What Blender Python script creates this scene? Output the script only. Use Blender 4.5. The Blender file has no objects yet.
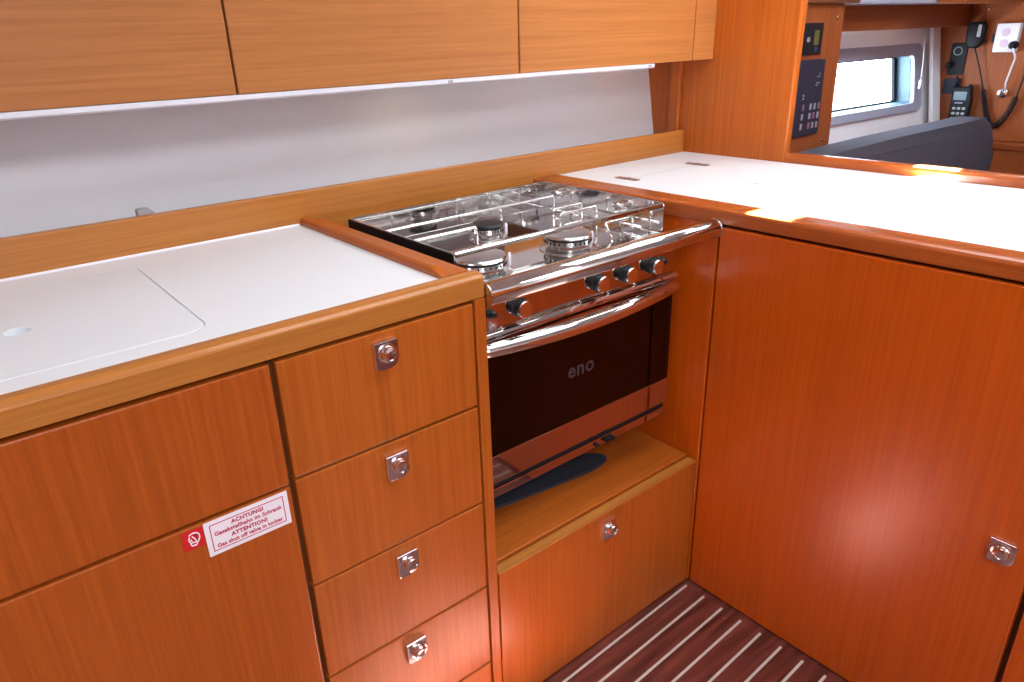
import bpy, bmesh, math, random
from mathutils import Vector, Matrix
random.seed(4)
C = bpy.context.scene.collection
PI = math.pi
ORG = {}

# ------------------------------------------------------------------ materials
def new_mat(name):
    m = bpy.data.materials.new(name); m.use_nodes = True
    nt = m.node_tree; nt.nodes.clear()
    out = nt.nodes.new('ShaderNodeOutputMaterial')
    b = nt.nodes.new('ShaderNodeBsdfPrincipled')
    nt.links.new(b.outputs[0], out.inputs[0])
    return m, nt, b

def plain(name, col, rough=.5, metal=0., spec=.5, noise=.06, nscale=30, coat=0.):
    """a plain finish with a faint procedural mottling"""
    m, nt, b = new_mat(name)
    b.inputs['Roughness'].default_value = rough
    b.inputs['Metallic'].default_value = metal
    b.inputs['Specular IOR Level'].default_value = spec
    b.inputs['Coat Weight'].default_value = coat
    tc = nt.nodes.new('ShaderNodeTexCoord'); n = nt.nodes.new('ShaderNodeTexNoise')
    n.inputs['Scale'].default_value = nscale; n.inputs['Detail'].default_value = 3
    nt.links.new(tc.outputs['Object'], n.inputs['Vector'])
    mx = nt.nodes.new('ShaderNodeMix'); mx.data_type = 'RGBA'
    mx.inputs[6].default_value = (*[c*(1-noise) for c in col], 1)
    mx.inputs[7].default_value = (*[min(1, c*(1+noise)) for c in col], 1)
    nt.links.new(n.outputs[0], mx.inputs[0]); nt.links.new(mx.outputs[2], b.inputs['Base Color'])
    return m

def wood(name, axis, dark, light, rough=.36, coat=.0, fine=1., across=150, spec=.38):
    m, nt, b = new_mat(name)
    L = nt.links
    b.inputs['Roughness'].default_value = rough
    b.inputs['Specular IOR Level'].default_value = spec
    b.inputs['Coat Weight'].default_value = coat
    b.inputs['Coat Roughness'].default_value = .12
    tc = nt.nodes.new('ShaderNodeTexCoord'); oi = nt.nodes.new('ShaderNodeObjectInfo')
    add = nt.nodes.new('ShaderNodeVectorMath'); add.operation = 'ADD'
    mul = nt.nodes.new('ShaderNodeVectorMath'); mul.operation = 'SCALE'
    cx = nt.nodes.new('ShaderNodeCombineXYZ')
    L.new(oi.outputs['Random'], cx.inputs[0]); L.new(oi.outputs['Random'], cx.inputs[1]); L.new(oi.outputs['Random'], cx.inputs[2])
    L.new(cx.outputs[0], mul.inputs[0]); mul.inputs['Scale'].default_value = 7.3
    L.new(tc.outputs['Object'], add.inputs[0]); L.new(mul.outputs[0], add.inputs[1])
    def noise(along, acr, detail, rough_):
        mp = nt.nodes.new('ShaderNodeMapping'); s = [acr, acr, acr]; s['xyz'.index(axis)] = along
        mp.inputs['Scale'].default_value = s
        n = nt.nodes.new('ShaderNodeTexNoise'); n.inputs['Scale'].default_value = 1
        n.inputs['Detail'].default_value = detail; n.inputs['Roughness'].default_value = rough_
        n.inputs['Distortion'].default_value = .25
        L.new(add.outputs[0], mp.inputs[0]); L.new(mp.outputs[0], n.inputs['Vector'])
        return n.outputs[0]
    a = noise(2.2, across, 4, .6); p = noise(14., 420, 2, .6); w = noise(1.2, 12, 3, .5)
    def mathn(op, x, y):
        k = nt.nodes.new('ShaderNodeMath'); k.operation = op
        for i, v in enumerate((x, y)):
            if isinstance(v, (int, float)): k.inputs[i].default_value = v
            else: L.new(v, k.inputs[i])
        return k.outputs[0]
    s = mathn('ADD', mathn('MULTIPLY', a, .58), mathn('ADD', mathn('MULTIPLY', p, .25*fine), mathn('MULTIPLY', w, .17)))
    cr = nt.nodes.new('ShaderNodeValToRGB')
    e = cr.color_ramp.elements
    e[0].position = .36; e[0].color = (*dark, 1); e[1].position = .64; e[1].color = (*light, 1)
    L.new(s, cr.inputs[0]); L.new(cr.outputs[0], b.inputs['Base Color'])
    bu = nt.nodes.new('ShaderNodeBump'); bu.inputs['Strength'].default_value = .06; bu.inputs['Distance'].default_value = .002
    L.new(s, bu.inputs['Height']); L.new(bu.outputs[0], b.inputs['Normal'])
    return m

DOOR_D, DOOR_L = (.335, .072, .007), (.475, .114, .014)
RAIL_D, RAIL_L = (.37, .120, .020), (.50, .185, .038)
UPP_D, UPP_L = (.35, .119, .028), (.46, .174, .050)
M = {}
for ax in 'xyz':
    M['door_'+ax] = wood('teak door veneer '+ax, ax, DOOR_D, DOOR_L, .33)
    M['rail_'+ax] = wood('solid teak rail '+ax, ax, RAIL_D, RAIL_L, .30, coat=.1)
    M['upper_'+ax] = wood('locker veneer '+ax, ax, UPP_D, UPP_L, .38)
    M['sinkdoor_'+ax] = wood('darker door veneer '+ax, ax, (.30, .056, .0045), (.43, .090, .009), .33)
    M['carc_'+ax] = wood('carcass wood '+ax, ax, (.10, .030, .008), (.16, .05, .014), .6)
    M['mahog_'+ax] = wood('red saloon veneer '+ax, ax, (.23, .056, .015), (.33, .088, .025), .45, spec=.2)
    M['pen_'+ax] = wood('reddish door veneer '+ax, ax, (.40, .055, .0004), (.54, .088, .002), .31, spec=.7)
    M['penrail_'+ax] = wood('reddish solid rail '+ax, ax, (.28, .054, .010), (.40, .092, .018), .26, coat=.3)
M['dark'] = plain('dark recess', (.012, .006, .005), .8)
M['white'] = plain('white laminate', (.79, .80, .82), .28, noise=.012)
M['hull'] = plain('white hull lining', (.88, .88, .92), .55, noise=.012)
M['ceil'] = plain('white headlining', (.8, .8, .8), .7, noise=.01)
M['steel'] = plain('polished stainless steel', (.72, .70, .69), .07, 1., noise=.01)
M['mirror'] = plain('mirror polished front steel', (.58, .52, .49), .05, 1., noise=.01)
M['bright'] = plain('bright chromed steel', (.82, .81, .80), .05, 1., noise=.01)
M['satin'] = plain('satin steel', (.66, .65, .65), .2, 1., noise=.02)
M['chrome'] = plain('chromed latch', (.80, .74, .76), .12, 1., noise=.01)
M['black'] = plain('black plastic', (.010, .010, .014), .5, spec=.2)
M['knobblack'] = plain('black knob side', (.008, .010, .012), .45)
M['panel'] = plain('dark switch panel', (.024, .025, .046), .5, spec=.25)
M['grey'] = plain('grey plastic', (.36, .35, .36), .45)
M['winframe'] = plain('grey window frame', (.38, .41, .53), .5, noise=.02)
M['reveal'] = plain('blue grey reveal', (.10, .18, .24), .5, noise=.02)
M['strip'] = plain('pale light strip', (.74, .72, .78), .35)
M['fabric'] = plain('charcoal upholstery', (.085, .080, .105), .95, spec=.15, noise=.35, nscale=260)
M['mat'] = plain('blue grey rubber', (.022, .024, .040), .85, noise=.4, nscale=200)
M['socket'] = plain('white socket plastic', (.74, .70, .76), .35)
M['outlet'] = plain('pinkish outlet insert', (.62, .46, .58), .5)
M['brown'] = plain('bronze hinge', (.26, .13, .085), .4, .3)
M['labelwhite'] = plain('label white', (.84, .80, .86), .35, noise=.01)
M['red'] = plain('label red', (.62, .012, .016), .4, noise=.02)
M['crimson'] = plain('crimson print', (.50, .02, .07), .4, noise=.02)
M['logogrey'] = plain('grey glass print', (.055, .043, .049), .4, noise=.02)
M['lcd'] = plain('lcd glass', (.16, .22, .27), .2)
M['white_print'] = plain('pale print', (.28, .28, .33), .5)
M['pink_print'] = plain('pinkish print', (.24, .11, .19), .5)
M['yellow_print'] = plain('olive print', (.11, .105, .025), .4)
M['blue_print'] = plain('blue print', (.02, .04, .14), .4)
M['enamel'] = plain('dark oven enamel', (.03, .02, .02), .35)
M['brass'] = plain('small brass screw', (.8, .62, .4), .25, 1.)

m_, nt_, b_ = new_mat('warm led lens'); b_.inputs['Base Color'].default_value = (.9, .85, .7, 1)
b_.inputs['Emission Color'].default_value = (1, .80, .50, 1); b_.inputs['Emission Strength'].default_value = 4.; M['led'] = m_
def glass_mat(name, tint, refl=.08):
    m = bpy.data.materials.new(name); m.use_nodes = True
    nt = m.node_tree; nt.nodes.clear(); L = nt.links
    out = nt.nodes.new('ShaderNodeOutputMaterial'); mx = nt.nodes.new('ShaderNodeMixShader')
    tr = nt.nodes.new('ShaderNodeBsdfTransparent'); gl = nt.nodes.new('ShaderNodeBsdfGlossy')
    fr = nt.nodes.new('ShaderNodeFresnel'); fr.inputs[0].default_value = 1.5
    tr.inputs[0].default_value = (*tint, 1); gl.inputs['Roughness'].default_value = .03
    ge = nt.nodes.new('ShaderNodeNewGeometry'); mm = nt.nodes.new('ShaderNodeMath'); mm.operation = 'MULTIPLY'
    inv = nt.nodes.new('ShaderNodeMath'); inv.operation = 'SUBTRACT'; inv.inputs[0].default_value = 1
    L.new(ge.outputs['Backfacing'], inv.inputs[1]); L.new(fr.outputs[0], mm.inputs[0]); L.new(inv.outputs[0], mm.inputs[1])
    L.new(mm.outputs[0], mx.inputs[0]); L.new(tr.outputs[0], mx.inputs[1]); L.new(gl.outputs[0], mx.inputs[2])
    L.new(mx.outputs[0], out.inputs[0])
    return m
M['pane'] = glass_mat('clear window glass', (.96, .98, 1.))
M['ovenglass'] = glass_mat('brown tinted oven glass', (.32, .20, .20))

def floor_mat():
    m, nt, b = new_mat('dark striped sole'); L = nt.links
    b.inputs['Roughness'].default_value = .3; b.inputs['Coat Weight'].default_value = .15
    tc = nt.nodes.new('ShaderNodeTexCoord'); sx = nt.nodes.new('ShaderNodeSeparateXYZ')
    L.new(tc.outputs['Object'], sx.inputs[0])
    def mt(op, x, y=None):
        k = nt.nodes.new('ShaderNodeMath'); k.operation = op
        for i, v in enumerate((x, y)):
            if v is None: continue
            if isinstance(v, (int, float)): k.inputs[i].default_value = v
            else: L.new(v, k.inputs[i])
        return k.outputs[0]
    yy = mt('SUBTRACT', sx.outputs[1], mt('MULTIPLY', sx.outputs[0], .033))
    fr = mt('FRACT', mt('DIVIDE', mt('ADD', yy, .0288+4.87+.003), .0487))
    st = mt('LESS_THAN', fr, .115)
    st = mt('MULTIPLY', st, mt('LESS_THAN', sx.outputs[0], .5445))
    st = mt('MULTIPLY', st, mt('LESS_THAN', sx.outputs[1], 0.004))
    mp = nt.nodes.new('ShaderNodeMapping'); mp.inputs['Scale'].default_value = (3, 40, 40)
    n = nt.nodes.new('ShaderNodeTexNoise'); n.inputs['Scale'].default_value = 1.6; n.inputs['Detail'].default_value = 6
    L.new(tc.outputs['Object'], mp.inputs[0]); L.new(mp.outputs[0], n.inputs['Vector'])
    cr = nt.nodes.new('ShaderNodeValToRGB'); e = cr.color_ramp.elements
    e[0].position = .3; e[0].color = (.056, .0125, .009, 1); e[1].position = .72; e[1].color = (.20, .048, .034, 1)
    L.new(n.outputs[0], cr.inputs[0])
    mx = nt.nodes.new('ShaderNodeMix'); mx.data_type = 'RGBA'
    L.new(st, mx.inputs[0]); L.new(cr.outputs[0], mx.inputs[6]); mx.inputs[7].default_value = (.56, .49, .44, 1)
    L.new(mx.outputs[2], b.inputs['Base Color'])
    return m
M['floor'] = floor_mat()

# ------------------------------------------------------------------ mesh builder
class MB:
    def __init__(s): s.bm = bmesh.new(); s.mi = 0
    def _new(s, verts, faces):
        vs = [s.bm.verts.new(v) for v in verts]; out = []
        for f in faces:
            try:
                fc = s.bm.faces.new([vs[i] for i in f]); fc.material_index = s.mi; out.append(fc)
            except ValueError: pass
        return vs, out
    def box(s, x0, x1, y0, y1, z0, z1, bev=0., seg=2):
        if x0 > x1: x0, x1 = x1, x0
        if y0 > y1: y0, y1 = y1, y0
        if z0 > z1: z0, z1 = z1, z0
        V = [(x, y, z) for x in (x0, x1) for y in (y0, y1) for z in (z0, z1)]
        F = [(0, 1, 3, 2), (4, 6, 7, 5), (0, 4, 5, 1), (2, 3, 7, 6), (0, 2, 6, 4), (1, 5, 7, 3)]
        vs, fs = s._new(V, F)
        if bev > 0:
            es = list({e for f in fs for e in f.edges})
            r = bmesh.ops.bevel(s.bm, geom=es, offset=bev, segments=seg, profile=.5, affect='EDGES')
            for f in r['faces']: f.material_index = s.mi
        return s
    def prism(s, poly, axis, a0, a1, bev=0., seg=2):
        """poly: 2-D outline in the two other axes (x->(y,z), y->(x,z), z->(x,y))"""
        def P(q, a):
            return {'x': (a, q[0], q[1]), 'y': (q[0], a, q[1]), 'z': (q[0], q[1], a)}[axis]
        n = len(poly)
        V = [P(q, a0) for q in poly]+[P(q, a1) for q in poly]
        F = [tuple(range(n)), tuple(range(2*n-1, n-1, -1))]+[(i, i+n, (i+1) % n+n, (i+1) % n) for i in range(n)]
        vs, fs = s._new(V, F)
        if bev > 0:
            es = [e for f in fs[:2] for e in f.edges]
            r = bmesh.ops.bevel(s.bm, geom=list(set(es)), offset=bev, segments=seg, profile=.5, affect='EDGES')
            for f in r['faces']: f.material_index = s.mi
        return s
    def tube(s, pts, r, n=10, caps=True):
        pts = [Vector(p) for p in pts]; rings = []
        t0 = (pts[1]-pts[0]).normalized()
        up = Vector((0, 0, 1)) if abs(t0.z) < .9 else Vector((1, 0, 0))
        nrm = t0.cross(up).normalized()
        rr = r if isinstance(r, (list, tuple)) else [r]*len(pts)
        for i, p in enumerate(pts):
            if i == 0: t = pts[1]-pts[0]
            elif i == len(pts)-1: t = pts[-1]-pts[-2]
            else: t = (pts[i+1]-p).normalized()+(p-pts[i-1]).normalized()
            t.normalize(); nrm = (nrm-t*nrm.dot(t)).normalized(); bn = t.cross(nrm)
            rings.append([s.bm.verts.new(p+(nrm*math.cos(2*PI*k/n)+bn*math.sin(2*PI*k/n))*rr[i]) for k in range(n)])
        for a, b in zip(rings, rings[1:]):
            for k in range(n):
                f = s.bm.faces.new((a[k], a[(k+1) % n], b[(k+1) % n], b[k])); f.material_index = s.mi; f.smooth = True
        if caps:
            f = s.bm.faces.new(rings[0][::-1]); f.material_index = s.mi
            f = s.bm.faces.new(rings[-1]); f.material_index = s.mi
        return s
    def lathe(s, prof, c, axis='z', n=32):
        """prof: list of (radius, height along axis)"""
        c = Vector(c); rings = []
        def P(r, h, a):
            u, v = r*math.cos(a), r*math.sin(a)
            return c+Vector({'z': (u, v, h), 'x': (h, u, v), 'y': (u, h, v), '-y': (u, -h, v), '-x': (-h, u, v)}[axis])
        for r, h in prof:
            rings.append([s.bm.verts.new(P(max(r, 1e-5), h, 2*PI*k/n)) for k in range(n)])
        for a, b in zip(rings, rings[1:]):
            for k in range(n):
                f = s.bm.faces.new((a[k], a[(k+1) % n], b[(k+1) % n], b[k])); f.material_index = s.mi; f.smooth = True
        for rg in (rings[0][::-1], rings[-1]):
            f = s.bm.faces.new(rg); f.material_index = s.mi
        return s
    def loft(s, secs):
        n = len(secs[0]); V = [q for c in secs for q in c]; F = [tuple(range(n)), tuple(range(len(V)-1, len(V)-n-1, -1))]
        for k in range(len(secs)-1):
            F += [(k*n+i, k*n+(i+1) % n, (k+1)*n+(i+1) % n, (k+1)*n+i) for i in range(n)]
        s._new(V, F); return s
    def strip(s, outer, inner, axis, a0, a1):
        """closed frame between two outlines with the same point count"""
        def P(q, a): return {'x': (a, q[0], q[1]), 'y': (q[0], a, q[1]), 'z': (q[0], q[1], a)}[axis]
        n = len(outer)
        V = [P(q, a) for a in (a0, a1) for o in (outer, inner) for q in o]
        F = []
        for i in range(n):
            j = (i+1) % n
            F += [(i, j, n+j, n+i), (2*n+i, 3*n+i, 3*n+j, 2*n+j), (i, 2*n+i, 2*n+j, j), (n+i, n+j, 3*n+j, 3*n+i)]
        s._new(V, F); return s
    def text(s, body, size, M4, depth=.0002, bold=0., align='CENTER', spacing=1., shear=0.):
        cu = bpy.data.curves.new('t', 'FONT'); cu.body = body; cu.size = size; cu.extrude = depth
        cu.align_x = align; cu.align_y = 'CENTER'; cu.offset = bold; cu.space_character = spacing; cu.shear = shear
        cu.resolution_u = 3
        o = bpy.data.objects.new('t', cu); C.objects.link(o)
        dg = bpy.context.evaluated_depsgraph_get(); dg.update()
        me = bpy.data.meshes.new_from_object(o.evaluated_get(dg))
        me.transform(M4)
        k = len(s.bm.faces); s.bm.from_mesh(me); s.bm.faces.ensure_lookup_table()
        for f in s.bm.faces[k:]: f.material_index = s.mi
        bpy.data.objects.remove(o); bpy.data.curves.remove(cu); bpy.data.meshes.remove(me)
        return s
    def map(s, fn):
        for v in s.bm.verts: v.co = fn(v.co)
        return s
    def build(s, name, mats, parent=None, origin=None, smooth=False, ang=38):
        bmesh.ops.recalc_face_normals(s.bm, faces=s.bm.faces)
        co = [v.co for v in s.bm.verts]
        lo = Vector([min(v[i] for v in co) for i in range(3)]); hi = Vector([max(v[i] for v in co) for i in range(3)])
        o0 = Vector(origin) if origin is not None else Vector(((lo.x+hi.x)/2, (lo.y+hi.y)/2, lo.z))
        for v in s.bm.verts: v.co -= o0
        if smooth:
            for f in s.bm.faces: f.smooth = True
        me = bpy.data.meshes.new(name); s.bm.to_mesh(me); s.bm.free()
        for m in (mats if isinstance(mats, (list, tuple)) else [mats]): me.materials.append(M[m])
        o = bpy.data.objects.new(name, me); C.objects.link(o)
        ORG[o.name] = o0
        if parent is not None:
            o.parent = parent; o.location = o0-ORG[parent.name]
        else: o.location = o0
        if smooth:
            md = o.modifiers.new('e', 'EDGE_SPLIT'); md.split_angle = math.radians(ang)
        return o

def thing(name, label, cat, loc, group=None):
    o = bpy.data.objects.new(name, None); o.empty_display_size = .05; C.objects.link(o)
    o.location = loc; ORG[o.name] = Vector(loc)
    return tag(o, label, cat, group)
def tag(o, label, cat, group=None):
    o['label'] = label; o['category'] = cat
    if group: o['group'] = group
    return o
def struct(o): o['kind'] = 'structure'; return o

def rrect(x0, x1, y0, y1, r, n=6):
    out = []
    for cx, cy, a in ((x1-r, y1-r, 0), (x0+r, y1-r, PI/2), (x0+r, y0+r, PI), (x1-r, y0+r, 1.5*PI)):
        for k in range(n+1):
            t = a+PI/2*k/n; out.append((cx+r*math.cos(t), cy+r*math.sin(t)))
    return out
def fillet(pts, r, n=5):
    pts = [Vector(p) for p in pts]; out = [pts[0]]
    for a, b, c in zip(pts, pts[1:], pts[2:]):
        u = (a-b); v = (c-b); k = min(r, u.length*.45, v.length*.45); u.normalize(); v.normalize()
        p, q = b+u*k, b+v*k
        for i in range(n+1):
            t = i/n; out.append(p*(1-t)**2+b*2*t*(1-t)+q*t*t)
    out.append(pts[-1]); return out

# ------------------------------------------------------------------ setting
X1 = .56                                   # right side of the stove niche, face of the peninsula
ZT = .893                                  # top of the wooden fiddle rails
YB = .507                                  # face of the backsplash board
XP = 1.104                                 # face of the tall partition
def hull_y(x, z): return .632+.168*(z-1.01)-.02*(x-1.104)
XL, XR, YF, ZC = -2.1, 2.85, -2.7, 1.95

struct(MB().box(XL, XR, YF, .9, -.05, 0).build('floor', 'floor', origin=(0, 0, 0)))

# hull side wall with the window opening (sloping outwards towards the top)
WX0, WX1, WZ0, WZ1 = 1.90, 2.68, .888, 1.078
hb = MB()
for a in ((XL, WX0, 0, ZC), (WX1, XR, 0, ZC), (WX0, WX1, 0, WZ0), (WX0, WX1, WZ1, ZC)):
    hb.box(a[0], a[1], 0, .06, a[2], a[3])
hb.map(lambda v: Vector((v.x, hull_y(v.x, v.z)+v.y, v.z)))
struct(hb.build('wall_back', 'hull'))

# cabin top with one opening for the sun
SLIT = dict(x0=.735, x1=1.85, e0=(.0690, -.0150), g=-.103)   # made-up slit, shaped to put the sun patches in place
cb = MB()
HS = (SLIT['x0'], SLIT['x1'], -.16, .16)
for a in ((XL, XR, YF, HS[2]), (XL, XR, HS[3], .85), (XL, HS[0], HS[2], HS[3]), (HS[1], XR, HS[2], HS[3])): cb.box(*a, ZC, ZC+.03)
struct(cb.build('ceiling', 'ceil'))
def edge(x, k): return SLIT['e0'][k]+SLIT['g']*(x-1.04)
bl = MB()
for k, yy in ((0, HS[3]), (1, HS[2])):
    bl.prism([(HS[0]-.02, yy*1.1), (HS[1]+.02, yy*1.1), (HS[1]+.02, edge(HS[1]+.02, k)), (HS[0]-.02, edge(HS[0]-.02, k))], 'z', ZC+.0305, ZC+.034)
struct(bl.build('sun_slit_mask', 'ceil'))  # unseen sheets added over the opening to cut the sun to a slit

w = MB(); w.mi = 0; w.box(XL, XR, YF-.05, YF, 0, .75); w.mi = 1; w.box(XL, XR, YF-.05, YF, .75, ZC)
struct(w.build('wall_front', ['door_z', 'hull']))
w = MB(); w.mi = 0; w.box(XL-.05, XL, YF, .85, 0, 1.5); w.mi = 1; w.box(XL-.05, XL, YF, .85, 1.5, ZC)
struct(w.build('wall_left', ['door_z', 'hull']))
struct(MB().prism([(YF, 0), (hull_y(XR, 0)+.03, 0), (hull_y(XR, 1.2)+.03, 1.2), (.88, 1.25), (.88, ZC), (YF, ZC)], 'x', XR, XR+.05).build('wall_right', 'mahog_z'))
# tall partition beside the peninsula
pp = MB().box(XP, XP+.026, .1965, .70, .86, ZC, .006, 3)
struct(pp.build('wall_partition', 'door_z'))
struct(MB().box(XP-.012, XP-.0005, .5255, .560, .86, 1.13, .003).build('trim_1', 'door_z'))
# backsplash board behind both worktops
struct(MB().box(-1.45, XP-.0005, YB, YB+.018, .84, .943, .003).build('trim_2', 'rail_x'))
# ledge under the hull lining in the saloon
t = MB().box(XP+.03, XR, .44, .575, .765, .785, .003); struct(t.build('trim_3', 'mahog_x'))

# window in the hull
wf = MB()
wf.strip(rrect(1.86, 2.745, .862, 1.118, .03), rrect(WX0+.004, WX1-.004, WZ0+.004, WZ1-.004, .02), 'y', -.016, -.0005)
wf.map(lambda v: Vector((v.x, hull_y(v.x, v.z)+v.y, v.z)))
win = struct(wf.build('window_1', 'winframe'))
wg = MB().strip(rrect(WX0+.0005, WX1-.0005, WZ0+.0005, WZ1-.0005, .02), rrect(WX0+.006, WX1-.006, WZ0+.006, WZ1-.006, .016), 'y', -.0004, .075)
wg.map(lambda v: Vector((v.x, hull_y(v.x, v.z)+v.y, v.z))); wg.build('reveal', 'reveal', win)
wg = MB().strip(rrect(WX0+.006, WX1-.006, WZ0+.006, WZ1-.006, .016), rrect(WX0+.016, WX1-.03, WZ0+.012, WZ1-.014, .01), 'y', .052, .062)
wg.map(lambda v: Vector((v.x, hull_y(v.x, v.z)+v.y, v.z))); wg.build('seal', 'black', win)
wg = MB().box(WX0+.006, WX1-.006, .063, .067, WZ0+.006, WZ1-.006)
wg.map(lambda v: Vector((v.x, hull_y(v.x, v.z)+v.y, v.z))); wg.build('glass', 'pane', win)

# ------------------------------------------------------------------ shared pieces
def latch(parent, c, axis):
    """square chromed push-button latch; front looks along -y or -x"""
    if axis == 'y':
        P = lambda u, d, v: (c[0]+u, c[1]-d, c[2]+v)
    else:
        P = lambda u, d, v: (c[0]-d, c[1]-u, c[2]+v)
    o = [(-.0185, .0205), (-.0185, -.0165), (-.0155, -.0200), (.0045, -.0200)]
    o += [(.0045+.014*math.sin(a), -.006-.014*math.cos(a)) for a in [k*PI/12 for k in range(1, 7)]]
    o += [(.0185, .0175), (.0165, .0205)]
    b = MB().prism(o, 'y', -.0075, .001, .0016, 2)
    b.map(lambda v: Vector(P(v.x, -v.y, v.z)))
    pl = b.build('latch', 'chrome', parent)
    b = MB()
    b.lathe([(.0145, .006), (.0145, .009), (.0120, .0095), (.0115, .0150), (.0105, .0170), (.0070, .0180), (.0065, .0165), (.001, .0160)], (0, 0, 0), 'y', 28)
    b.map(lambda v: Vector(P(v.x+.001, v.y, v.z+.002)))
    b.build('latch_button', 'chrome', parent, smooth=True)
    return pl

# ------------------------------------------------------------------ left run of cabinets
XS, XD0, XD1 = -.3306, -.3268, -.0224
ZD = [.8450, .6745, .4963, .3218, .1470, .0040]
G = .0022
cab = thing('drawer_cabinet', 'teak cabinet with a stack of four latched drawers left of the stove', 'cabinet', (-.17, .01, 0))
b = MB(); b.box(XS+.002, -.0200, .0185, .445, .003, .846); b.build('carcass', 'carc_z', cab)
b = MB(); b.box(-.0200, -.0004, 0, .0300, .003, .8478, .0022); b.build('post', 'door_z', cab)
b = MB(); b.box(-.0195, -.0010, .0305, .445, .003, .8470, .001); b.build('side_panel', 'carc_z', cab)
lz = [.8065, .6310, .4548, .2780, .11]
for i in range(5):
    z1, z0 = ZD[i], ZD[i+1]
    d = MB().box(XD0+G, XD1-G, 0, .018, z0+G, z1-G, .0018).build('drawer', 'door_z', cab)
    latch(d, (-.1755, 0, lz[i]+.0035), 'y')

sink = thing('sink_cabinet', 'teak cabinet with a red and white gas warning label on its door', 'cabinet', (-.63, .01, 0))
b = MB(); b.box(-.950, XS-.002, .0185, .445, .003, .846); b.build('carcass', 'carc_z', sink)
MB().box(-.945, -.3303-G, 0, .018, .6690+G, .8450-G, .0022).build('flap', 'sinkdoor_z', sink)
door = MB().box(-.945, -.3303-G, 0, .018, .004, .6690-G, .0022).build('door', 'sinkdoor_z', sink)
# warning label
b = MB(); b.mi = 0; b.prism(rrect(-.4467, -.3390, .6150, .6648, .001), 'y', -.0006, .0)
b.mi = 1
b.strip(rrect(-.4405, -.3452, .6205, .6593, .0005), rrect(-.4394, -.3463, .6216, .6582, .0005), 'y', -.0009, -.0006)
def TXT(x, z, y=-.0008): return Matrix.Translation((x, y, z)) @ Matrix.Rotation(PI/2, 4, 'X')
b.text('ACHTUNG!', .0076, TXT(-.3928, .6528), bold=.0003, spacing=1.08)
b.text('Gasabstellhahn im Schrank', .0078, TXT(-.3928, .6442), spacing=1.03, bold=.00022)
b.text('ATTENTION!', .0076, TXT(-.3928, .6350), bold=.0003, spacing=1.06)
b.text('Gas shut off valve in locker', .0076, TXT(-.3928, .6266), spacing=1.02, bold=.00022)
o = b.build('warning_label', ['labelwhite', 'crimson'], door); o['label'] = 'white label with crimson warning text in German and English'
b = MB(); b.mi = 0; b.prism(rrect(-.4730, -.4475, .6362, .6630, .001), 'y', -.0005, 0)
b.mi = 1
cx, cz = -.4600, .6500
arc = [(cx-.0045+.0085*math.sin(a)*1.0, -.0008, cz+.0005+.0085*math.cos(a)) for a in [(-.75+k*.33) for k in range(9)]]
arc = [(cx-.005, -.0008, cz+.0068), (cx-.001, -.0008, cz+.0085), (cx+.0035, -.0008, cz+.0082), (cx+.0068, -.0008, cz+.0052), (cx+.0072, -.0008, cz+.001), (cx+.0055, -.0008, cz-.0032), (cx+.003, -.0008, cz-.0066)]
b.tube(fillet(arc, .003, 3), .0009, 6)
b.tube(fillet([(cx-.0045, -.0008, cz+.0045), (cx-.0062, -.0008, cz+.001), (cx-.0045, -.0008, cz-.003), (cx-.004, -.0008, cz-.0088), (cx+.0028, -.0008, cz-.0088), (cx+.0022, -.0008, cz-.003), (cx+.0008, -.0008, cz+.001), (cx-.0015, -.0008, cz+.0045)], .002, 3), .0009, 6)
b.tube([(cx-.0035, -.0008, cz+.0008), (cx-.0025, -.0008, cz-.0026)], .0008, 6)
b.tube([(cx-.0042, -.0008, cz-.0044), (cx+.0012, -.0008, cz-.0044)], .0008, 6)
o = b.build('fire_sticker', ['red', 'labelwhite'], door); o['label'] = 'small red sticker with a white pictogram'

# worktop
wt = thing('worktop', 'long white worktop edged with teak rails left of the stove', 'worktop', (-.7, .25, .848))
LX0, LX1, LY0, LY1 = -.96, -.3700, .0740, .4400
b = MB()
inner = rrect(LX0, LX1, LY0, LY1, .028, 6)
def to_rect(poly, x0, x1, y0, y1):
    cx, cy = (x0+x1)/2, (y0+y1)/2; n = len(poly)//4; out = []
    for q, (sx, sy) in enumerate(((x1, y1), (x0, y1), (x0, y0), (x1, y0))):
        out += [(sx, sy)]*n
    return out
def plate_with_hole(b, x0, x1, y0, y1, hole, z0, z1):
    """rectangular slab with a rounded hole, corners fanned"""
    n = len(hole)//4
    cor = [(x1, y1), (x0, y1), (x0, y0), (x1, y0)]
    for zz, flip in ((z1, False), (z0, True)):
        hv = [b.bm.verts.new((*q, zz)) for q in hole]; cv = [b.bm.verts.new((*q, zz)) for q in cor]
        fs = []
        for q in range(4):
            for k in range(n-1): fs.append((cv[q], hv[q*n+k+1], hv[q*n+k]))
            q2 = (q+1) % 4
            fs.append((cv[q], cv[q2], hv[(q2*n) % len(hole)], hv[q*n+n-1]))
        for f in fs: b.bm.faces.new(f[::-1] if flip else f)
        if not flip: top = (hv, cv)
        else: bot = (hv, cv)
    for A, B in zip(top, bot):
        m = len(A)
        for i in range(m): b.bm.faces.new((A[i], A[(i+1) % m], B[(i+1) % m], B[i]))
plate_with_hole(b, -1.45, -.050, .022, YB-.0005, inner, .8605, .880)
b.build('surface', 'white', wt)
MB().prism([(YB-.004, .8802), (YB-.0006, .8802), (YB-.0006, .8836)], 'x', -1.45, -.058).build('sealant', 'labelwhite', wt)
# front rail: profile in (y, z), extruded along x
prof = [(0, .8492), (.0265, .8492), (.0265, .8825), (.0250, .8842), (.0220, .8850), (.0100, .8850), (.0040, .8828), (.0008, .8790), (0, .8765)]
MB().prism(prof, 'x', -1.45, -.0010, .0030, 3).build('front_rail', 'rail_x', wt)
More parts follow.
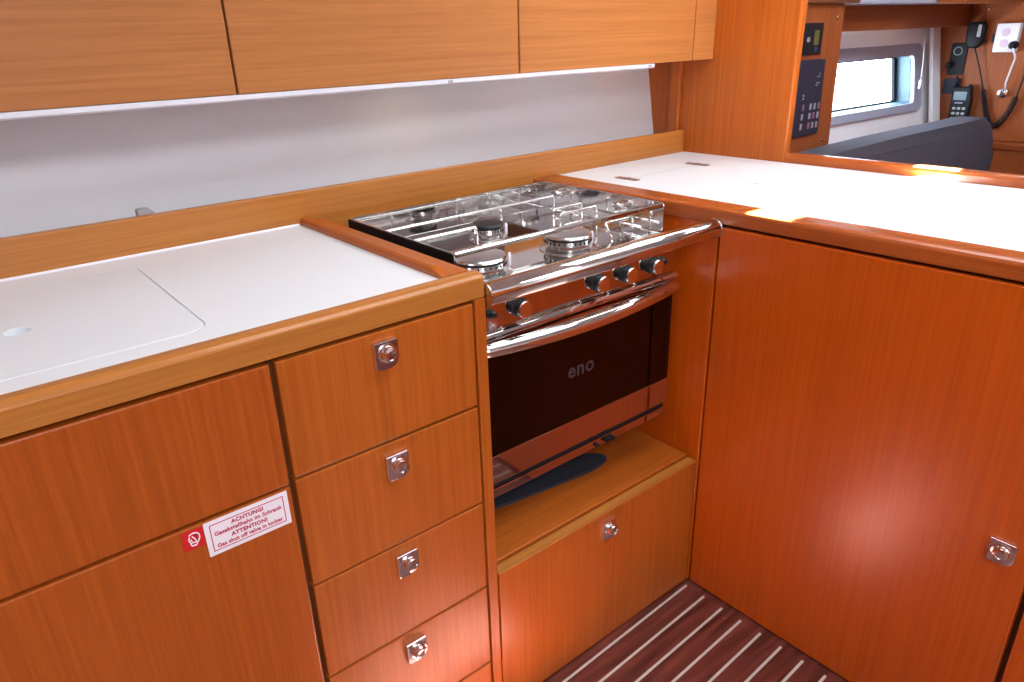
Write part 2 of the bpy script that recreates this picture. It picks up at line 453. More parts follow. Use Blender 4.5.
# side rail with its raised ridge: profile in (x, z), extruded along y
prof = [(-.0560, .8610), (-.0560, .8860), (-.0545, .8910), (-.0505, .8935), (-.0420, .8935), (-.0380, .8915), (-.0362, .8870), (-.0340, .8855), (-.0100, .8855), (-.0070, .8830), (-.0070, .8610)]
def ridge(y, k): return [(x, y, min(z, .8850) if k else z) for x, z in prof]
MB().loft([ridge(.0268, 1), ridge(.0330, 1), ridge(.0600, 0), ridge(YB-.0008, 0)]).build('side_rail', 'door_y', wt)

def lid_mesh(x0, x1, y0, y1, r, hx, hy, hr, z0, z1):
    b = MB(); n = 4*7
    outer = rrect(x0, x1, y0, y1, r, 6)
    hole = [(hx+hr*math.cos(a), hy+hr*math.sin(a)) for a in [2*PI*(k+.5)/n for k in range(n)]]
    # same winding from the +x+y corner
    b.strip(outer, hole, 'z', z0, z1)
    b.lathe([(hr+.002, z0+.002), (hr+.002, z0+.003), (.001, z0+.003)], (hx, hy, 0), 'z', 28)
    es = [e for e in b.bm.edges if all(abs(v.co.z-z1) < 1e-6 for v in e.verts) and (len({round(v.co.x, 4) for v in e.verts}) > 0)
          and any(abs(f.normal.z) < .5 for f in e.link_faces)]
    b.bm.normal_update()
    es = [e for e in b.bm.edges if all(abs(v.co.z-z1) < 1e-6 for v in e.verts) and any(abs(f.normal.z) < .5 for f in e.link_faces)]
    bmesh.ops.bevel(b.bm, geom=es, offset=.0005, segments=1, profile=.5, affect='EDGES')
    return b
o = lid_mesh(LX0+.0016, LX1-.0016, LY0+.0016, LY1-.0016, .0265, -.5585, .2360, .0150, .862, .8802).build('sink_cover', 'white')
tag(o, 'white rounded sink cover with a finger hole let into the left worktop', 'cover')

o = MB().prism([(-.331, .9275), (-.331, .9490), (-.328, .9515), (-.313, .9510), (-.304, .9440), (-.304, .9275)], 'y', YB+.019, YB+.040, .0015).build('clip', 'grey')
tag(o, 'small grey clip peeking over the backsplash board at the left', 'clip')

# ------------------------------------------------------------------ wall lockers
YU, ZU = .431, 1.127
def locker(x0, x1, label, end=None):
    t = thing('wall_locker', label, 'locker', ((x0+x1)/2, YU, ZU), 'lockers along the hull side')
    MB().box(x0+.001, x1-.001, YU+.019, .630, ZU+.007, 1.62).build('carcass', 'upper_x', t)
    xw = min(x1-.001, .873)
    MB().box(x0+.001, xw, YU+.0195, .628, ZU+.002, ZU+.0065).build('bottom_panel', 'white', t)
    if xw < x1-.01: MB().box(xw+.001, x1-.001, YU+.0195, .628, ZU+.002, ZU+.0065).build('bottom_panel', 'upper_x', t)
    xe = end if end else x1
    MB().box(x0+.0018, xe-.0018, YU, YU+.018, ZU, 1.62, .002).build('door', 'upper_x', t)
    if end: MB().box(end+.001, x1-.0005, YU, YU+.019, ZU, 1.62, .001).build('filler_panel', 'upper_x', t)
locker(-.775, -.1616, 'teak wall locker above the sink cover, farthest from the tall partition')
locker(-.1616, .4397, 'teak wall locker over the drawers, middle of the three')
locker(.4397, XP-.001, 'teak wall locker over the stove, against the tall partition', 1.019)

t = thing('strip_light', 'long pale strip light under the front edge of the wall lockers', 'light', (.05, .45, 1.117))
MB().prism([(.432, 1.1265), (.432, 1.1190), (.436, 1.1165), (.452, 1.1165), (.456, 1.1200), (.456, 1.1265)], 'x', -1.35, .873, .0008).build('housing', 'strip', t)
for x in (.262, .855):
    MB().box(x-.006, x+.006, .4312, .434, 1.1195, 1.1245, .0008).build('clip', 'grey', t)

for dx, lb in ((.265, 'small round downlight under the wall locker above the stove'),):
    dl = thing('downlight', lb, 'light', (dx, .535, ZU-.002))
    MB().lathe([(.030, ZU+.0018), (.030, ZU-.0010), (.027, ZU-.0030), (.024, ZU-.0030), (.023, ZU+.0018)], (dx, .535, 0), 'z', 28).build('ring', 'satin', dl, smooth=True)
    MB().lathe([(.0225, ZU+.0010), (.0225, ZU-.0010), (.001, ZU-.0016)], (dx, .535, 0), 'z', 24).build('lens', 'led', dl, smooth=True)

# ------------------------------------------------------------------ low cabinet under the stove
low = thing('stove_locker', 'low teak locker with a flap door and open shelf under the stove', 'locker', (.28, .25, 0))
MB().box(.002, X1-.003, .0240, .445, .003, .3130).build('carcass', 'carc_z', low)
MB().box(.001, X1-.002, .0262, YB-.001, .3200, .3370, .002).build('shelf', 'door_x', low)
d = MB().box(.003, X1-.0035, .0005, .0232, .004, .3300, .0022).build('door', 'door_z', low)
MB().box(.0035, X1-.0040, .0012, .0226, .3302, .3318, .0007).build('lit_edge', 'rail_x', d)  # lighter wood imitates the light caught on the door's top edge
latch(d, (.2800, .0005, .2915), 'y')
# rubber mat on the shelf
b = MB(); o1 = []
pts = [(.080, .175), (.092, .152), (.15, .140), (.24, .128), (.335, .116), (.392, .118), (.412, .135), (.398, .158), (.33, .185), (.20, .205), (.10, .205)]
pv = [Vector((*q, 0)) for q in pts]
for i in range(len(pv)):
    p0, p1, p2, p3 = (pv[(i+k-1) % len(pv)] for k in range(4))
    for k in range(4):
        t_ = k/4
        o1.append(tuple((.5*((2*p1)+(p2-p0)*t_+(2*p0-5*p1+4*p2-p3)*t_*t_+(3*p1-p0-3*p2+p3)*t_**3))[:2]))
b.prism(o1, 'z', .3372, .3440, .003, 3)
o = b.build('mat', 'mat'); tag(o, 'dark blue grey rubber mat lying on the shelf under the oven', 'mat')

# ------------------------------------------------------------------ peninsula
pen = thing('peninsula_cabinet', 'reddish teak peninsula cabinet with one wide latched door', 'cabinet', (.83, -.30, 0))
MB().box(X1+.020, XP-.006, -1.10, .445, .003, .8575).build('carcass', 'carc_z', pen)
MB().box(X1, X1+.0185, -.0015, .445, .003, .8575, .002).build('niche_panel', 'pen_z', pen)
d = MB().box(X1, X1+.0185, -.6045, -.0062, .0045, .8515, .0022).build('door', 'pen_z', pen)
latch(d, (X1, -.5665, .4325), 'x')
d = MB().box(X1, X1+.0185, -1.098, -.6135, .0045, .8515, .0022).build('end_door', 'pen_z', pen)
MB().box(XP-.005, XP+.02, -1.10, .175, .003, .857).build('back_panel', 'mahog_z', pen)

pw = thing('peninsula_worktop', 'white peninsula worktop with teak rails, glaring in the daylight', 'worktop', (.83, -.30, .858))
b = MB(); FX0, FX1, FY0, FY1 = .650, 1.060, -.170, .342
hole = rrect(FX0, FX1, FY0, FY1, .02, 6)
plate_with_hole(b, .6135, XP-.0008, -1.10, YB-.0008, hole, .866, .884)
b.build('surface', 'white', pw)
prof = [(X1, .8582), (.6130, .8582), (.6130, .8850), (.6110, .8866), (.6060, .8872), (.5690, .8868), (.5650, .8860), (.5618, .8838), (.5604, .8808), (X1, .8785)]
def section(y, sh): return [(x-(sh if x < .60 else 0), y, z) for x, z in prof]
MB().loft([section(-1.10, 0), section(-.02, 0), section(YB-.0010, .022)]).build('front_rail', 'penrail_y', pw)
prof = [(XP-.0005, .8590), (1.135, .8590), (1.135, .9020), (1.131, .9070), (1.115, .9070), (1.1085, .9040), (1.1060, .8985), (XP+.0010, .8855)]
MB().prism(prof, 'y', -1.10, .1955).build('back_rail', 'penrail_y', pw)
fl = thing('fridge_hatch', 'white hatch hinged into the peninsula worktop beside the partition', 'hatch', ((FX0+FX1)/2, (FY0+FY1)/2, .868))
lid_mesh(FX0+.0015, FX1-.0015, FY0+.0015, FY1-.0015, .0185, .820, .098, .0105, .868, .8840).build('panel', 'white', fl)
for hx in (.6865, .9500):
    b = MB(); b.prism(rrect(hx-.0105, hx+.0105, .309, .376, .006, 4), 'z', .8842, .8852, .0004)
    hg = b.build('hinge', 'brown', fl); hg['label'] = 'bronze coloured hinge set across the seam'
    b = MB(); b.tube([(hx-.0095, .3425, .8856), (hx+.0095, .3425, .8856)], .0012, 8)
    b.build('pin', 'brown', hg)
    for sy in (.318, .367): MB().lathe([(.0032, 0), (.0032, .0005), (.001, .0007)], (hx, sy, .8850), 'z', 12).build('screw', 'brown', hg)

# ------------------------------------------------------------------ grab bar across the niche
bar = thing('grab_bar', 'polished steel grab bar spanning the niche in front of the hob', 'bar', (.28, .004, .83))
MB().tube([(.002, .004, .849), (.5490, .004, .849), (.5535, .004, .849), (.5560, .004, .849)], [.0185, .0185, .0175, .0150], 28).build('tube', 'steel', bar)
for x0, x1 in ((.0004, .003), (.5555, X1-.0004)):
    b = MB().lathe([(.0178, x0), (.0186, x0+.0006), (.0186, x1-.0006), (.0178, x1)], (0, .004, .849), 'x', 28); b.build('end_bracket', 'satin', bar, smooth=True)

# ------------------------------------------------------------------ stove
SX0, SX1, SY0, SY1 = .020, .530, .072, .4555
HZ = .828
st = thing('gas_stove', 'stainless three burner gas stove with oven hung in the teak niche', 'stove', (.28, .26, .43))
b = MB(); b.box(SX0, SX1, SY0+.035, SY1, HZ-.012, HZ, .001)
b.prism([(SY0-.002, HZ-.014), (SY0-.002, HZ-.004), (SY0+.002, HZ+.0005), (SY0+.010, HZ+.0015), (SY0+.036, HZ+.0010), (SY0+.036, HZ-.012)], 'x', SX0, SX1)
b.build('hob_top', 'steel', st)
# fiddle: low polished walls on three sides with rounded front corners, a rod across the front
FT = HZ+.060; FYf = .104
def side_wall(x0, x1):
    o = [(FYf, HZ+.010), (FYf, FT-.012)]+[(FYf+.012-.012*math.cos(a), FT-.012+.012*math.sin(a)) for a in (.4, .8, 1.2, PI/2)]
    o += [(SY1, FT), (SY1, HZ+.0005), (FYf+.010, HZ+.0005), (FYf+.003, HZ+.003)]
    b = MB().prism(o, 'x', x0, x1, .0007, 2); return b
side_wall(SX0, SX0+.003).build('fiddle_side', 'steel', st)
MB().box(SX0-.0022, SX0-.0002, FYf+.002, SY1-.002, HZ-.06, FT-.0015, .0005).build('dark_gap_strip', 'black', st)  # black strip imitates the dark gap mirrored in this fiddle side
side_wall(SX1-.003, SX1).build('fiddle_side', 'steel', st)
MB().box(SX0+.003, SX1-.003, SY1-.003, SY1, HZ+.0005, FT, .0007).build('fiddle_back', 'steel', st)
b = MB().prism([(FYf+.0010, FT-.0080), (FYf+.0010, FT-.002), (FYf+.0030, FT), (FYf+.0070, FT), (FYf+.0085, FT-.002), (FYf+.0085, FT-.0080)], 'x', SX0+.003, SX1-.003, .0006)
b.build('fiddle_front', 'bright', st)

def burner(cx, cy, R, capmat):
    b = MB(); b.lathe([(R*1.18, HZ+.0002), (R*1.18, HZ+.0020), (R*1.02, HZ+.0035), (R*.80, HZ+.0040), (R*.78, HZ+.0100), (R*.95, HZ+.0120), (R*.98, HZ+.0200), (R*.90, HZ+.0215), (R*.5, HZ+.0215)], (cx, cy, 0), 'z', 40)
    body = b.build('burner', 'satin', st, smooth=True)
    b = MB()
    for k in range(28):
        a = 2*PI*k/28; ca, sa = math.cos(a), math.sin(a)
        vs = []
        b.box(-.0009, .0009, R*.955, R*.992, HZ+.0145, HZ+.0190)
    fs = list(b.bm.verts); n8 = 8
    for k in range(28):
        a = 2*PI*k/28
        for v in fs[k*n8:(k+1)*n8]:
            x, y = v.co.x, v.co.y; v.co.x = cx+x*math.cos(a)-y*math.sin(a); v.co.y = cy+x*math.sin(a)+y*math.cos(a)
    b.build('flame_port', 'black', body)
    b = MB().lathe([(R*.80, HZ+.0205), (R*.88, HZ+.0216), (R*.88, HZ+.0230), (R*.80, HZ+.0235)], (cx, cy, 0), 'z', 40)
    b.build('groove', 'knobblack', body, smooth=True)
    b = MB().lathe([(R*.80, HZ+.0232), (R*.97, HZ+.0240), (R*.99, HZ+.0270), (R*.94, HZ+.0295), (R*.55, HZ+.0305), (.001, HZ+.0307)], (cx, cy, 0), 'z', 40)
    b.build('burner_cap', capmat, body, smooth=True)
    b = MB().lathe([(.003, HZ), (.003, HZ+.018), (.0015, HZ+.022)], (cx+R*1.3, cy-.004, 0), 'z', 10); b.build('spark_plug', 'labelwhite', body)
burner(.108, .158, .049, 'satin')
burner(.318, .158, .046, 'satin')
burner(.262, .330, .033, 'knobblack')

# pan grid of chromed wire
def wire(pts, r=.0025, rad=.006): return MB().tube(fillet(pts, rad, 5), r, 10)
zt = HZ+.038; zb = HZ+.004
grid = wire([(.060, .392, zb), (.060, .392, zt), (.500, .392, zt), (.500, .392, zb)])
for p in ([(.058, .292, zb), (.058, .292, zt), (.205, .292, zt), (.205, .292, zb)],
          [(.405, .292, zb), (.405, .292, zt), (.488, .292, zt), (.488, .292, zb)],
          [(.385, .250, zb), (.385, .250, zt), (.490, .250, zt), (.490, .250, zb)],
          [(.330, .392, zt), (.330, .372, zt), (.330, .372, zb)],
          [(.420, .140, zb), (.420, .160, zt-.01), (.500, .160, zt-.01), (.500, .160, zb)],
          [(.500, .392, zb+.006), (.500, .135, zb+.006)], [(.060, .392, zb+.006), (.060, .262, zb+.006)],
          [(.405, .262, zb+.006), (.500, .262, zb+.006)]):
    grid.tube(fillet(p, .006, 5), .0025, 10)
grid.build('pan_grid', 'bright', st)
# pot clamps: two long fiddle rods running across the hob
b = MB().tube([(SX0+.004, .198, HZ+.030), (SX1-.004, .182, HZ+.030)], .0042, 12); b.build('pot_clamp', 'bright', st)
for x, y, z in ((.527-.004, .400, .868), (.527-.004, .214, .868)):
    b = MB().lathe([(.010, 0), (.010, .004), (.0075, .006), (.007, .016), (.009, .018), (.009, .021), (.004, .022)], (x+.004, y, z), '-x', 20)
    b.build('clamp_knob', 'bright', st, smooth=True)

# body, control panel, oven
OZ = .430
b = MB(); b.box(SX0+.004, SX1-.004, SY0+.024, SY1-.006, .462, HZ-.0125)
b.build('body', 'satin', st)
CP0 = .7480
MB().box(SX0, SX1, SY0, SY0+.022, CP0+.007, HZ-.0145, .0015).build('control_panel', 'mirror', st)
MB().prism([(SY0+.022, CP0+.0065), (SY0-.002, CP0+.0065), (SY0-.008, CP0+.0045), (SY0-.010, CP0), (SY0-.008, CP0-.0045), (SY0-.002, CP0-.006), (SY0+.022, CP0-.006)], 'x', SX0, SX1).build('panel_lip', 'bright', st, smooth=True)
for kx in (.122, .309, .384, .459):
    kz = .7815
    b = MB(); b.mi = 0; b.lathe([(.0165, -.001), (.0165, .003), (.0138, .004), (.0138, .016)], (kx, SY0, kz), '-y', 28)
    kn = b.build('knob', 'knobblack', st, smooth=True)
    b = MB().lathe([(.0138, .016), (.0150, .0165), (.0150, .0185), (.0140, .0200), (.0120, .0202), (.001, .0202)], (kx, SY0, kz), '-y', 28)
    f = b.build('knob_face', 'bright', kn, smooth=True); f['label'] = 'mirror bright knob face'
for kx in (.062, .487):
    b = MB().lathe([(.0080, -.001), (.0080, .003), (.0060, .004), (.0060, .010), (.0045, .012), (.001, .012)], (kx, SY0, .7850), '-y', 20)
    b.build('igniter_button', 'knobblack', st, smooth=True)
# oven door
DZ1, DZ0 = .7400, .4600
od = MB(); od.mi = 0
od.box(SX0, SX1, SY0-.002, SY0+.020, .7110, DZ1, .002)
od.box(SX0, SX1, SY0-.002, SY0+.020, DZ0, .5180, .002)
dr = od.build('oven_door', 'mirror', st)
MB().box(SX0+.0005, SX1-.0005, SY0-.0005, SY0+.0035, .5183, .7107).build('glass', 'ovenglass', dr)
for x0, x1 in ((SX0+.0005, SX0+.022), (SX1-.034, SX1-.0005)): MB().box(x0, x1, SY0+.006, SY0+.020, .5183, .7107).build('door_edge', 'knobblack', dr)
b = MB(); hp = []
for k in range(25):
    t_ = k/24; x = SX0+.004+(SX1-SX0-.008)*t_; bow = math.sin(PI*t_)
    hp.append((x, SY0-.010-.026*bow**.8, .7290-.001*bow))
b.tube(hp, [.0120+.0030*math.sin(PI*k/24) for k in range(25)], 20)
b.build('handle', 'bright', dr)
b = MB()
b.text('eno', .043, Matrix.Translation((.2700, SY0-.0010, .6230)) @ Matrix.Rotation(PI/2, 4, 'X'), bold=.0006, depth=.0003, spacing=1.08)
b.build('logo', 'logogrey', dr)
# cavity, rack and runners seen through the glass
b = MB()
b.box(SX0+.02, SX1-.034, SY0+.0245, SY0+.0255, .500, .730)
b.build('oven_back', 'enamel', st)
b = MB()
b.tube([(SX0+.03, SY0+.012, .560), (SX1-.04, SY0+.012, .560)], .0022, 8)
for k in range(26):
    x = SX0+.04+k*.0165; b.tube([(x, SY0+.012, .560), (x, SY0+.024, .560)], .0011, 6)
b.build('oven_rack', 'bright', st)
for z in (.690, .662, .634, .606): MB().tube([(.425, SY0+.016, z), (.450, SY0+.016, z)], .0018, 6).build('rack_runner', 'bright', st)
# bottom strip with its latch
MB().box(SX0, SX1, SY0, SY0+.030, OZ, .4490, .002).build('bottom_strip', 'mirror', st)
MB().box(SX0+.004, SX1-.004, SY0+.004, SY0+.030, .4485, .4620).build('seal', 'black', st)
b = MB(); b.box(.338, .362, SY0-.010, SY0+.001, .4350, .4440, .002); b.box(.312, .320, SY0-.006, SY0+.001, .4340, .4400, .0015)
b.build('swing_lock', 'black', st)
for x0, x1 in ((.0008, SX0+.004), (SX1-.004, X1-.0008)):
    b = MB().lathe([(.016, x0), (.016, x0+.004), (.009, x0+.006), (.009, x1)] if x0 < .1 else [(.009, x0), (.009, x1-.006), (.016, x1-.004), (.016, x1)], (0, .27, .745), 'x', 20)
    b.build('gimbal_pivot', 'satin', st, smooth=True)

# ------------------------------------------------------------------ saloon beyond the peninsula
brd = thing('instrument_board', 'red teak board with display and switch panel behind the partition', 'panel', (1.42, .41, .70))
MB().prism([(XP+.03, .70), (1.714, .70), (1.690, 1.255), (XP+.03, 1.255)], 'y', .400, .418, .002).build('board', 'mahog_z', brd)
MB().box(XP+.03, 1.75, .385, .55, 1.2555, 1.275, .002).build('cap_rail', 'carc_x', brd)
dp = MB().prism(rrect(1.455, 1.577, 1.1195, 1.2055, .003, 3), 'y', .396, .4005, .001).build('display', 'black', brd)
for q, m_ in (((1.530, 1.556, 1.146, 1.186), 'yellow_print'), ((1.492, 1.508, 1.155, 1.168), 'white_print'), ((1.540, 1.554, 1.128, 1.142), 'blue_print')):
    MB().prism(rrect(*q, .004, 3), 'y', .3952, .3958).build('display_mark', m_, dp)
bp_ = MB().prism([(1.440, 1.108), (1.6085, 1.106), (1.6195, .8985), (1.6120, .8905), (1.440, .8880)], 'y', .394, .4005, .001).build('switch_panel', 'panel', brd)
for i, z in enumerate((.9735, .9465, .9180)):
    for j, x in enumerate((1.512, 1.554, 1.577, 1.600)):
        sw = MB().box(x-.005, x+.005, .3915, .3945, z-.009, z+.009, .001).build('switch', 'white_print' if (i+j) % 3 else 'pink_print', bp_)
for x, z, w_, h in ((1.580, 1.058, .016, .003), (1.580, 1.040, .020, .003), (1.574, 1.034, .014, .003), (1.508, 1.008, .010, .006), (1.508, .999, .010, .005), (1.585, 1.066, .006, .003)):
    MB().prism(rrect(x-w_/2, x+w_/2, z-h/2, z+h/2, .001, 2), 'y', .3932, .3938).build('panel_print', 'white_print', bp_)
for x, z in ((1.655, 1.217), (1.663, .864)):
    MB().lathe([(.006, -.001), (.006, .001), (.003, .003), (.001, .003)], (x, .400, z), '-y', 14).build('screw', 'brass', brd, smooth=True)

# valance and locker along the hull over the window
struct(MB().box(1.712, XR-.001, .480, .498, 1.176, 1.2545, .002).build('trim_4', 'mahog_x'))
struct(MB().box(1.78, 2.60, .40, .50, 1.2557, 1.276, .003).build('trim_5', 'winframe'))
struct(MB().box(2.30, XR-.001, .30, .395, 1.253, 1.50, .003).build('trim_6', 'mahog_x'))
b = MB().prism([(.583, 1.175), (.598, 1.175), (.530, .786), (.513, .786)], 'x', 2.772, 2.846, .003)
struct(b.build('trim_7', 'hull'))

b = MB()
b.tube(fillet([(2.69, .575, 1.170), (2.69, .572, 1.12), (2.695, .566, 1.05), (2.69, .560, .98)], .02), .0016, 6)
b.lathe([(.004, 0), (.006, .006), (.006, .03), (.003, .036)], (2.69, .560, .945), 'z', 12)
o = b.build('blind_cord', 'labelwhite'); tag(o, 'thin white pull cord hanging beside the cabin window', 'cord')

se = thing('settee', 'charcoal upholstered settee backrest beyond the peninsula, below the window', 'settee', (2.1, .2, 0))
o = []
bb = MB()
# backrest cushion: outline in (x, z), pillowed through its thickness
out = [(1.28, .50), (1.28, .845), (1.30, .853)]+[(x, .855+.002*math.sin(x*7)) for x in (1.6, 1.9, 2.2, 2.4)]
out += [(2.62+.16*math.sin(a), .70+.155*math.cos(a)) for a in [k*PI/2/8 for k in range(9)]]+[(2.785, .50)]
bb.prism(out, 'y', .270, .372, .032, 5)
bb.build('backrest', 'fabric', se, smooth=True, ang=80)
MB().box(1.28, 2.78, -.22, .265, .36, .49, .035, 4).build('seat_cushion', 'fabric', se, smooth=True)
MB().box(1.30, 2.76, -.20, .380, .003, .358, .004).build('base', 'mahog_x', se)

# instruments on the end bulkhead
XB = XR-.018
wp = thing('wall_panel', 'red teak panel with slanted edge carrying the radio microphone', 'panel', (XB, 0, .75))
MB().prism([(.430, 1.26), (.325, .745), (-.60, .745), (-.60, 1.26)], 'x', XB, XR-.0008, .0035, 3).build('board', 'mahog_z', wp)
for y, z in ((.415, 1.235), (.25, 1.235)): MB().lathe([(.005, 0), (.004, .002), (.001, .003)], (XB, y, z), '-x', 12).build('screw', 'brass', wp)
lc = thing('bulkhead_locker', 'low red teak locker with a lipped top behind the settee end', 'locker', (2.8, 0, 0))
MB().box(2.786, XR-.001, -.80, .310, .003, .716, .002).build('body', 'mahog_z', lc)
MB().box(2.780, XR-.001, -.80, .315, .7165, .7440, .006, 3).build('top_lip', 'mahog_y', lc)

# black power socket plate
sp = thing('power_socket', 'black upright plate with a round pale ringed power socket', 'socket', (XR, .497, .99))
MB().prism(rrect(.467, .528, .992, 1.113, .006, 4), 'x', XR-.006, XR-.0006, .0015).build('plate', 'black', sp)
MB().lathe([(.013, 0), (.013, .004), (.0170, .004), (.0170, 0)], (XR-.006, .499, 1.083), '-x', 24).build('ring', 'white_print', sp, smooth=True)
MB().lathe([(.0125, 0), (.0125, .0035), (.001, .003)], (XR-.006, .499, 1.083), '-x', 20).build('cap', 'black', sp, smooth=True)
MB().lathe([(.012, 0), (.014, .006), (.013, .016), (.008, .022), (.001, .023)], (XR-.006, .520, 1.030), '-x', 16).build('knob', 'black', sp, smooth=True)
# handheld radio in its charger
hh = thing('handheld_radio', 'black handheld radio with a pale screen standing in its bracket', 'radio', (XR-.02, .44, .78))
MB().prism(rrect(.468, .530, .919, .978, .004, 3), 'x', XR-.010, XR-.0006, .0015).build('bracket', 'panel', hh)
b = MB().prism([(.478, .780), (.478, .900), (.484, .948), (.412, .948), (.406, .900), (.404, .780)], 'x', XR-.040, XR-.0108, .006, 3)
bd = b.build('body', 'black', hh)
MB().prism(rrect(.422, .470, .897, .930, .003, 3), 'x', XR-.0412, XR-.0398).build('screen', 'lcd', bd)
MB().prism(rrect(.432, .462, .884, .889, .001, 2), 'x', XR-.0412, XR-.0398).build('print', 'white_print', bd)
for r in range(3):
    for c in range(3):
        MB().prism(rrect(.418+c*.018, .430+c*.018, .860-r*.020, .870-r*.020, .002, 2), 'x', XR-.0415, XR-.0398).build('key', 'grey', bd)
MB().tube([(XR-.025, .474, .945), (XR-.025, .474, .965), (XR-.025, .476, .990)], [.007, .006, .004], 12).build('antenna', 'black', hh)
MB().tube([(XR-.025, .420, .945), (XR-.025, .420, .957)], .008, 12).build('dial', 'black', hh)
# fist microphone and coiled cord
mc = thing('radio_microphone', 'black fist microphone with a looping coiled cord', 'microphone', (XB, .42, 1.09))
b = MB().prism([(.462, 1.115), (.468, 1.170), (.460, 1.190), (.410, 1.191), (.400, 1.175), (.404, 1.115), (.420, 1.095), (.448, 1.095)], 'x', XB-.040, XB-.004, .008, 3)
bd = b.build('body', 'black', mc, smooth=True)
MB().prism(rrect(.412, .425, 1.135, 1.180, .004, 3), 'x', XB-.0415, XB-.0395, .0006).build('talk_key', 'grey', bd)
MB().lathe([(.012, -.006), (.012, .004), (.001, .004)], (XB-.004, .432, 1.150), 'x', 14).build('hanger', 'black', mc)
path = fillet([(XB-.022, .430, 1.097), (XB-.020, .405, 1.040), (XB-.018, .368, .940), (XB-.018, .343, .855), (XB-.018, .310, .792), (XB-.018, .272, .832), (XB-.018, .250, .900), (XB-.016, .243, .960), (XB-.014, .235, 1.045), (XB-.012, .225, 1.090)], .05, 8)
# resample, then wind the lower loop
pl = [Vector(p) for p in path]; ln = [0]
for a, c in zip(pl, pl[1:]): ln.append(ln[-1]+(c-a).length)
def at(s):
    for i in range(len(ln)-1):
        if s <= ln[i+1]: return pl[i].lerp(pl[i+1], (s-ln[i])/max(1e-9, ln[i+1]-ln[i]))
    return pl[-1]
s0, s1, T = .165, .460, ln[-1]
pts = [at(s0*k/10) for k in range(10)]
turns = 34
for k in range(turns*8+1):
    s = s0+(s1-s0)*k/(turns*8); p = at(s); tg = (at(min(T, s+.004))-at(max(0, s-.004))).normalized()
    u = tg.cross(Vector((1, 0, 0))).normalized(); v = tg.cross(u); a = 2*PI*k/8; r = .0085*min(1, k/8, (turns*8-k)/8)
    pts.append(p+(u*math.cos(a)+v*math.sin(a))*r)
pts += [at(s1+(T-s1)*k/8) for k in range(1, 9)]
MB().tube(pts, .0030, 6).build('coiled_cord', 'black', mc)
# white socket box
sk = thing('socket_box', 'white wall socket box near the right picture edge', 'socket', (XB, .325, 1.08))
MB().prism(rrect(.285, .364, 1.078, 1.181, .005, 4), 'x', XB-.030, XB-.0006, .003).build('box', 'socket', sk)
for z in (1.150, 1.110): MB().lathe([(.0150, -.001), (.0150, .0010), (.0130, .0014), (.001, .0012)], (XB-.030, .328, z), '-x', 22).build('outlet', 'outlet', sk, smooth=True)
MB().box(XB-.028, XB-.004, .3655, .374, 1.112, 1.145, .002).build('rocker', 'black', sk)
pg = thing('power_plug', 'small black plug with a pale lead at the white socket box', 'plug', (XB, .28, 1.09))
MB().lathe([(.013, 0), (.015, .01), (.014, .03), (.008, .038), (.001, .039)], (XB-.0325, .287, 1.104), '-x', 16).build('body', 'black', pg, smooth=True)
MB().tube(fillet([(XB-.066, .287, 1.104), (XB-.052, .270, 1.060), (XB-.040, .279, 1.030), (XB-.028, .292, .965), (XB-.014, .292, .938)], .03, 6), .0035, 8).build('lead', 'socket', pg)
hk = thing('coat_hook', 'small round metal hook on the red teak panel', 'hook', (XB, .298, .93))
MB().lathe([(.017, .0005), (.017, .004), (.012, .006), (.006, .008), (.006, .022), (.010, .026), (.010, .032), (.001, .034)], (XB, .302, .927), '-x', 20).build('knob', 'satin', hk, smooth=True)

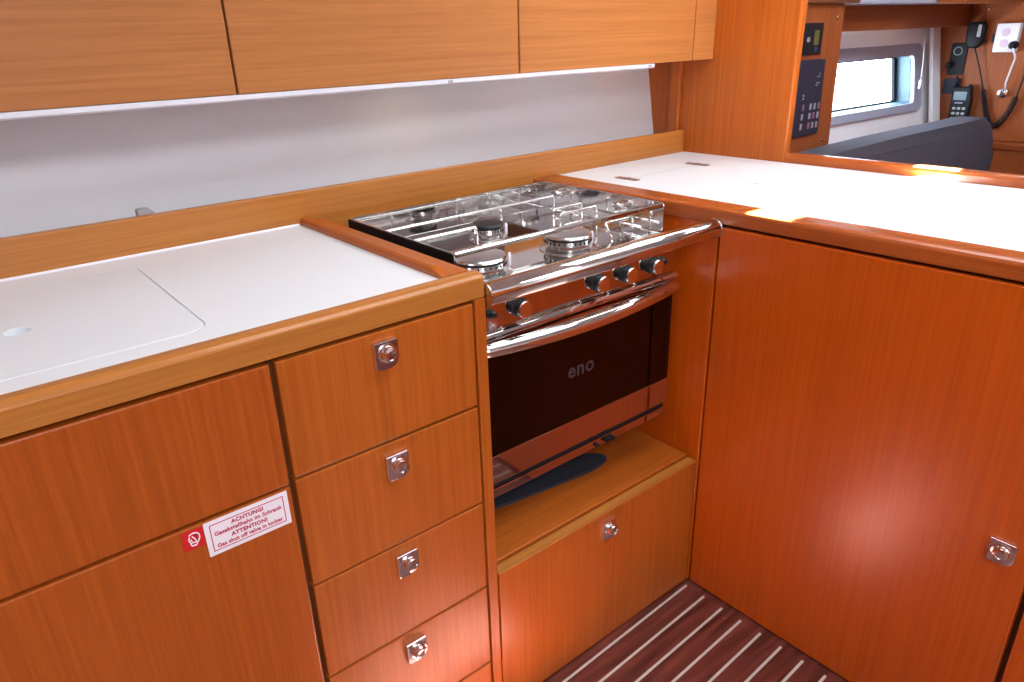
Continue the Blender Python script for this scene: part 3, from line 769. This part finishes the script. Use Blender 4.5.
# ------------------------------------------------------------------ light
W = bpy.data.worlds.new('sky'); bpy.context.scene.world = W; W.use_nodes = True
nt = W.node_tree; nt.nodes.clear()
o = nt.nodes.new('ShaderNodeOutputWorld'); bg = nt.nodes.new('ShaderNodeBackground')
bg.inputs[0].default_value = (.82, .93, 1., 1); bg.inputs[1].default_value = 9.
nt.links.new(bg.outputs[0], o.inputs[0])
def area(name, cx, cy, sx, sy, z, power, col):
    l = bpy.data.lights.new(name, 'AREA'); l.shape = 'RECTANGLE'; l.size = sx; l.size_y = sy; l.energy = power; l.color = col
    o = bpy.data.objects.new(name, l); o.location = (cx, cy, z); C.objects.link(o); return o
area('hatch_daylight', .55, -.40, 1.30, .70, ZC-.01, 8.5, (.84, .94, 1.))
area('companionway_daylight', -.85, -1.75, 1.0, .9, ZC-.01, 22, (.84, .94, 1.))
area('saloon_fill', 2.15, -.55, .60, .50, ZC-.01, 6, (.80, .92, 1.))  # fill light added to brighten the saloon, no opening above it
p = bpy.data.lights.new('window_portal', 'AREA'); p.shape = 'RECTANGLE'; p.size = .78; p.size_y = .2; p.cycles.is_portal = True
o = bpy.data.objects.new('window_portal', p); C.objects.link(o); o.location = ((WX0+WX1)/2, .70, .98); o.rotation_euler = (-PI/2, 0, 0)
sun = bpy.data.lights.new('sun', 'SUN'); sun.energy = 160; sun.angle = .012; sun.color = (1, .98, .95)
so = bpy.data.objects.new('sun', sun); C.objects.link(so); so.location = (1.5, 0, 4)
d = Vector((-.42, -.10, -.89)); so.rotation_euler = d.to_track_quat('-Z', 'Y').to_euler()

# ------------------------------------------------------------------ camera
cam = bpy.data.cameras.new('camera'); co = bpy.data.objects.new('camera', cam); C.objects.link(co)
R = Vector((.78128, -.62315, -.03569)); U = Vector((.27006, .28594, .91940)); F = Vector((.56272, .72795, -.39161))
F = F.normalized(); R = (R-F*R.dot(F)).normalized(); U = R.cross(F)
co.matrix_world = Matrix(((R.x, U.x, -F.x, -.5984), (R.y, U.y, -F.y, -.7944), (R.z, U.z, -F.z, 1.1952), (0, 0, 0, 1)))
cam.sensor_width = 36; cam.lens = 715.84*36/1024; cam.clip_start = .02
cam.shift_x = (512-496.12)/1024; cam.shift_y = -(341-344.01)/1024
bpy.context.scene.camera = co
sc = bpy.context.scene
sc.view_settings.view_transform = 'Standard'; sc.view_settings.look = 'None'
sc.view_settings.gamma = 1; sc.view_settings.use_curve_mapping = False
sc.view_settings.exposure = 1.2
sc.cycles.max_bounces = 10; sc.cycles.diffuse_bounces = 6; sc.cycles.glossy_bounces = 6
sc.cycles.sample_clamp_indirect = 8
